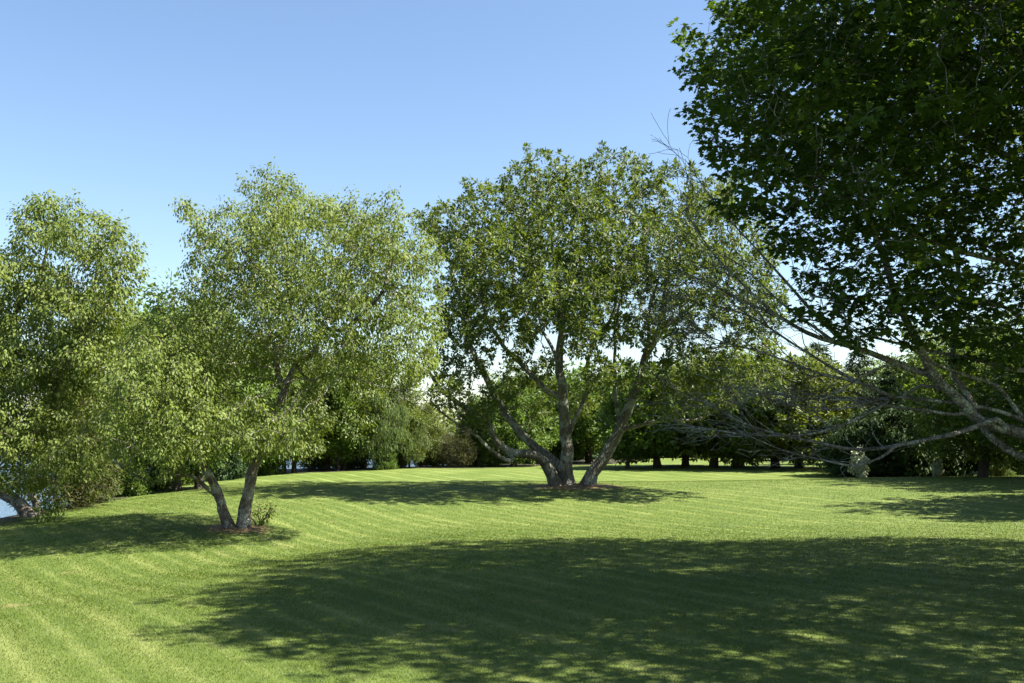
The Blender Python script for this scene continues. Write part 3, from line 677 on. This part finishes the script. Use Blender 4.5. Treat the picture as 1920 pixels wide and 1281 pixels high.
def conifer(seed, H, rad, leafm, barkm):
    r = np.random.default_rng(seed); sk = Skeleton(seed)
    tr = sk.add_limb([np.array([0, 0, -.2]), np.array([0, 0, H*.5]), np.array([.05, 0, H])], .22, .02, .4, .02, attach=False)
    P = []; D = []
    z = .5
    while z < H-.2:
        Lb = rad*(1-z/H)**.75*r.uniform(.8, 1.1)+.15
        for k in range(int(6+2*r.random())):
            a = r.uniform(0, 6.28); dr = np.array([math.cos(a), math.sin(a), .18]); p = np.array([0, 0, z+r.uniform(-.15, .15)])
            m = max(3, int(Lb/.22)); ids = []; par = min(range(len(tr)), key=lambda q: abs(sk.P[tr[q]][2]-z)); par = tr[par]
            for j in range(m):
                dr = dr+np.array([0, 0, -.055])+r.normal(0, .04, 3); p = p+dr/np.linalg.norm(dr)*Lb/m
                sk.P.append(p.copy()); sk.par.append(par); par = len(sk.P)-1; sk.R.append(.03*(1-j/m)+.006); sk.limb.append(0)
                if j > 0: P.append(p.copy()); D.append(dr.copy())
        z += .34
    P = np.array(P); D = np.array(D); k = np.repeat(np.arange(len(P)), 8); n = len(k)
    pos = P[k]+r.normal(0, .10, (n, 3)); ax = .5*D[k]+r.normal(0, .45, (n, 3))+np.array([0, 0, -.75])
    cm = leaf_mesh('crown', r, pos, ax, r.normal(size=(n, 3)), r.uniform(.22, .5, n), np.clip(r.random(n)*.6+.4*r.random(len(P))[k], 0, 1), NARROW)
    ms = sk.meshes(np.zeros(3), .2)
    parts = {'trunk': mesh_arrays('trunk', *ms[1], None, True), 'branchwork': mesh_arrays('branchwork', *ms[0], None, True), 'crown': cm}
    for kk in ('trunk', 'branchwork'): parts[kk].materials.append(barkm)
    cm.materials.append(leafm)
    return parts

def shrub(seed, H, rad, leafm, barkm, n=9, size=.14, tpl=DIAMOND, natt=900, style='any', per=5):
    return proto(seed, H*.7, H*.3, .05, crown_blobs(seed, H, H*.18, rad, n), natt, .16*max(1, H/2), .2*max(1, H/2), per, .22*max(.8, H/2.5), size, tpl, style, leafm, barkm, tip=.006, stems=3, rmax=.04)

PK = {
    'wood': proto(31, 10, 4.2, .20, crown_blobs(1, 10, 2.6, 3.1, 12), 2600, .4, .42, 20, .6, .24, DIAMOND, 'droop', M_leaf_bg, M_bark_dark),
    'wood2': proto(32, 11, 3.4, .18, crown_blobs(2, 11, 2.0, 2.7, 13), 2600, .4, .42, 20, .6, .24, DIAMOND, 'any', M_leaf_bg, M_bark_dark),
    'orchard': proto(33, 8, 2.2, .26, crown_blobs(3, 8, 2.1, 3.9, 13), 2800, .4, .42, 18, .6, .25, DIAMOND, 'whorl', M_leaf_bg, M_bark_dark),
    'willow': proto(34, 8, 3.2, .14, crown_blobs(4, 8, 2.0, 2.6, 11), 2200, .38, .42, 22, .6, .28, NARROW, 'weep', M_leaf_light, M_bark_dark),
    'spruce': conifer(35, 11, 3.0, M_leaf_dark, M_bark_dark),
    'juniper': shrub(36, 5, 2.4, M_leaf_red, M_bark_dark, 11, .20, NARROW, 1700, 'any', 36),
    'evergreen_shrub': shrub(37, 4.6, 2.6, M_leaf_dark, M_bark_dark, 11, .24, DIAMOND, 1700, 'droop', 26),
    'green_shrub': shrub(38, 2.4, 1.3, M_leaf_light, M_bark_dark, 8, .13, DIAMOND, 900, 'any', 20),
    'white_shrub': shrub(39, 1.5, .55, M_leaf_white, M_bark_dark, 6, .13, DIAMOND, 350, 'droop', 20),
    'brush': shrub(40, 3.0, 1.9, M_leaf_bg, M_bark_dark, 9, .17, DIAMOND, 1200, 'any', 22),
}
PK['sucker'] = shrub(41, 1.4, .75, M_leaf_oak, M_bark_dark, 6, .10, DIAMOND, 260, 'droop', 7)  # darker oak leaf colour paints in the shade these suckers stand in
rb = np.random.default_rng(77)
H0 = {'wood': 10, 'wood2': 11, 'orchard': 8, 'willow': 8, 'spruce': 11, 'juniper': 5, 'evergreen_shrub': 4.6, 'green_shrub': 2.4, 'white_shrub': 1.5, 'brush': 3.0, 'sucker': 1.4}
def place(kind, name, px, d, top, label, cat='tree', group=None, wide=1.0):
    """stand a copy at distance d in the direction of column px, tall enough to reach row top"""
    p = ground_at(px, d); H = CH+(HY-top)/F*d-p[2]; p[2] -= .05
    root = empty(name, p, label, cat, group)
    s = H/H0[kind]; root.scale = (s*wide, s*wide, s); root.rotation_euler = (0, 0, rb.uniform(0, 6.28))
    for nm, me in PK[kind].items():
        o = bpy.data.objects.new(nm, me); COL.objects.link(o); o.parent = root
        if nm == 'crown': o['kind'] = 'stuff'
    return root

G1, G2, G3, G4 = 'woodland trees along the far left lawn edge', 'tree row at the far right of the lawn', 'shrubs along the lawn edge', 'trees along the lake bank'
# lake bank, left
place('juniper', 'juniper_tree', 120, 36, 680, 'bronze tinged juniper behind the leaning shore tree', 'tree', None, 1.0)
place('wood2', 'bank_tree', 150, 37.5, 600, 'leafy tree on the bank just behind the leaning shore tree', 'tree', G4, 1.15)
place('wood2', 'bank_tree', 335, 46, 500, 'leafy tree rising between the leaning shore tree and the two-stemmed tree', 'tree', G4, 1.2)
place('wood', 'bank_tree', 374, 47, 535, 'leafy tree with dark flared trunk just behind the left leaning stem', 'tree', G4, 1.1)
place('wood', 'bank_tree', 240, 45, 545, 'bushy tree on the bank above the pale green shrub', 'tree', G4, 1.2)
place('green_shrub', 'bank_shrub', 192, 40, 868, 'pale green sunlit shrub on the lake bank', 'shrub', G3, .9)
place('brush', 'bank_shrub', 152, 39, 880, 'low leafy shrub on the bank left of the pale green shrub', 'shrub', G3, .9)
place('brush', 'bank_shrub', 240, 44, 850, 'darker shrub on the bank right of the pale green shrub', 'shrub', G3, .9)
place('brush', 'bank_shrub', 290, 48, 835, 'dark shrub on the bank beneath the horizontal low branch', 'shrub', G3, 1)
place('evergreen_shrub', 'bank_shrub', 420, 56, 815, 'dark shrub between the two leaning stems in the distance', 'shrub', G3, 1)
place('brush', 'bank_shrub', 335, 52, 830, 'shrub behind the left leaning stem on the bank', 'shrub', G3, 1.1)
# far left wood
for px, d, top, kd, lb in (
    (452, 58, 600, 'wood2', 'woodland tree partly hidden behind the right leaning stem'), (513, 60, 650, 'wood', 'first woodland tree right of the two-stemmed tree at the lawn edge'),
    (531, 62, 650, 'wood2', 'slim woodland tree behind the right side of the two-stemmed tree'), (551, 61, 640, 'wood', 'thicker trunked woodland tree under the right crown of the two-stemmed tree'),
    (582, 63, 660, 'wood2', 'dark trunked woodland tree left of the pair of leaning trunks'), (615, 64, 645, 'wood', 'woodland tree directly left of the leaning trunk pair'),
    (634, 63, 665, 'wood2', 'left one of the leaning woodland trunk pair'), (646, 64, 640, 'wood', 'right one of the leaning woodland trunk pair'),
    (752, 66, 680, 'wood2', 'thin dark trunk standing in front of the pale willow'), (791, 68, 740, 'wood', 'woodland tree between the pale willow and the round bronze shrub'),
    (476, 67, 640, 'wood2', 'tall woodland tree behind the stems at the left lawn edge'), (680, 69, 640, 'wood', 'woodland tree in the shade left of the pale willow')):
    place(kd, 'woodland_tree', px, d, top, lb, 'tree', G1, rb.uniform(.95, 1.2))
place('willow', 'willow_tree', 722, 64, 725, 'pale weeping willow tree beyond the lawn between the two-stemmed tree and the oak', 'tree', None, 1.15)
place('willow', 'willow_tree', 768, 66, 755, 'smaller pale feathery tree right of the weeping willow', 'tree', None, 1.0)
place('juniper', 'round_juniper', 858, 67, 795, 'round bronze green shrub under the low left limb of the oak', 'shrub', None, 1.1)
for px, d, top, lb in ((720, 64, 840, 'light leafy shrub at the foot of the weeping willow'), (498, 60, 830, 'low shrub beside the right leaning stem at the far lawn edge'), (595, 67, 825, 'low shrub behind the leaning trunk pair'),
    (665, 67, 835, 'low shrub right of the leaning trunk pair'), (800, 69, 835, 'low shrub left of the round bronze shrub'), (920, 68, 835, 'low shrub right of the round bronze shrub'), (640, 70, 828, 'low shrub seen between the leaning trunk pair'), (745, 69, 835, 'low shrub in the shade behind the thin dark trunk'), (830, 71, 825, 'low shrub behind the round bronze shrub on its left'), (880, 71, 828, 'low shrub behind the round bronze shrub on its right'), (470, 64, 825, 'shaded shrub directly behind the right leaning stem')):
    place('brush', 'edge_shrub', px, d, top, lb, 'shrub', G3, 1.1)
# behind the oak and to the right
for px, d, top, kd, w, lb in (
    (890, 70, 735, 'wood', 1, 'slender tree right of the round bronze shrub behind the oak'), (963, 69, 690, 'orchard', 1, 'low tree seen behind the left limbs of the oak'),
    (1020, 76, 690, 'orchard', 1.1, 'tree seen between the left and middle stems of the oak'), (1105, 75, 672, 'orchard', 1.1, 'tree seen through the fork right of the middle oak stem'),
    (1177, 64, 685, 'wood', 1.1, 'pale trunked tree just right of the right oak stem'), (1233, 64, 672, 'orchard', 1.1, 'first dark trunked row tree right of the pale trunk'),
    (1284, 66, 665, 'orchard', 1.1, 'second dark trunked row tree right of the pale trunk'), (1337, 63, 650, 'orchard', 1.1, 'third dark trunked row tree right of the pale trunk'),
    (1381, 63, 645, 'orchard', 1, 'left one of the twin trunked row trees'), (1392, 64, 680, 'wood', 1.1, 'right one of the twin trunked row trees'),
    (1455, 62, 650, 'orchard', 1.1, 'row tree under the tip of the lowest bare maple limb'), (1497, 61, 650, 'orchard', 1.1, 'row tree left of the drooping spruce')):
    place(kd, 'row_tree', px, d, top, lb, 'tree', G2, w)
place('spruce', 'spruce_tree', 1535, 74, 640, 'tall dark drooping spruce behind the bare maple limbs', 'tree', None, 1.4)
place('spruce', 'spruce_tree', 1610, 66, 650, 'drooping spruce right of the tallest spruce', 'tree', None, 1.4)
place('spruce', 'spruce_tree', 1680, 60, 670, 'rightmost drooping spruce behind the main maple limb', 'tree', None, 1.4)
place('orchard', 'edge_tree', 1842, 47, 590, 'tree with thick dark trunk at the right lawn edge under the maple limb', 'tree', None, .95)
place('wood', 'edge_tree', 1770, 58, 585, 'bright green tree behind the fork of the maple limbs', 'tree', None, 1.2)
place('wood2', 'edge_tree', 1905, 56, 560, 'leafy tree at the right edge behind the maple', 'tree', None, 1.3)
for px, d, top, lb in ((1595, 55, 770, 'dark evergreen shrub beside the left white shrub'), (1650, 54, 755, 'dark evergreen shrub between the two white shrubs, on the left'),
    (1705, 53, 745, 'dark evergreen shrub between the two white shrubs, on the right'), (1765, 53, 760, 'dark evergreen shrub behind the right white shrub'), (1898, 52, 760, 'dark evergreen shrub right of the thick dark trunk')):
    place('evergreen_shrub', 'evergreen_shrub', px, d, top, lb, 'shrub', 'dark shrubs at the right lawn edge', 1.0)
place('white_shrub', 'pale_shrub', 1612, 50, 830, 'small white leaved shrub on the left in front of dark evergreens', 'shrub', None, .8)
place('white_shrub', 'pale_shrub', 1757, 49, 850, 'small white leaved shrub on the right near the thick dark trunk', 'shrub', None, .75)
place('green_shrub', 'edge_shrub', 1875, 49, 825, 'light green shrub beside the thick dark trunk', 'shrub', G3, .9)
ORD = 'first second third fourth fifth sixth seventh eighth ninth tenth eleventh twelfth thirteenth fourteenth'.split()
# beyond the row: the dark far edge of the garden
for i, px in enumerate(range(930, 1560, 46)):
    place('evergreen_shrub' if i % 3 else 'brush', 'boundary_shrub', px+float(rb.uniform(-8, 8)), 84+float(rb.uniform(-1, 3)), 795+float(rb.uniform(-16, 16)), ORD[i]+' shrub from the left in the far boundary hedge behind the tree row', 'shrub', 'far boundary hedge', 1.15)
for i, px in enumerate(range(960, 1520, 70)):
    place(('wood', 'wood2')[i % 2], 'boundary_tree', px+float(rb.uniform(-12, 12)), 90+float(rb.uniform(-2, 3)), 700+float(rb.uniform(-15, 15)), ORD[i]+' tree from the left in the far boundary belt behind the tree row', 'tree', 'far boundary belt', 1.2)
for i, px in enumerate((1575, 1640, 1700, 1755, 1815, 1870, 1930)):
    place(('wood2', 'wood')[i % 2], 'backdrop_tree', px, 76+float(rb.uniform(-3, 3)), 690-25*(i % 3), ('first', 'second', 'third', 'fourth', 'fifth', 'sixth', 'seventh')[i]+' tree from the left in the shaded wood behind the dark evergreen shrubs', 'tree', 'wood behind the evergreen shrubs', 1.3)
# trees out of the picture on the right whose shadows reach the lawn
place('orchard', 'edge_tree', 2180, 42, 330, 'tree beyond the right edge of the picture', 'tree', 'trees right of the picture', .9)
place('orchard', 'edge_tree', 2250, 33, 330, 'nearer tree beyond the right edge of the picture', 'tree', 'trees right of the picture', .9)
# suckers at the two-stemmed tree
place('sucker', 'sucker_shrub', 488, 28.4, 915, 'small leafy shrub growing behind the right leaning stem', 'shrub', None, .9)

# ------------------------------------------------------------------ far shore
def far_wood():
    r = np.random.default_rng(50); n = 26000
    x = r.uniform(-260, 120, n); k = np.floor(x/9); hh = 3.5+4*np.abs(np.sin(k*12.9898)*43758.5453 % 1)
    y = 178+r.normal(0, 5, n); z = gz(x, y)+r.random(n)**.8*hh*np.sqrt(np.clip(1-((x/9-k-.5)*1.7)**2, .1, 1))
    ax = r.normal(size=(n, 3))
    return leaf_mesh('far_wood', r, np.stack([x, y, z], -1), ax, r.normal(size=(n, 3)), r.uniform(.6, 1.3, n), r.random(n), DIAMOND)
tag(obj('far_wood', far_wood(), M_leaf_bg), 'distant wooded shore across the lake', 'woodland', kind='stuff')
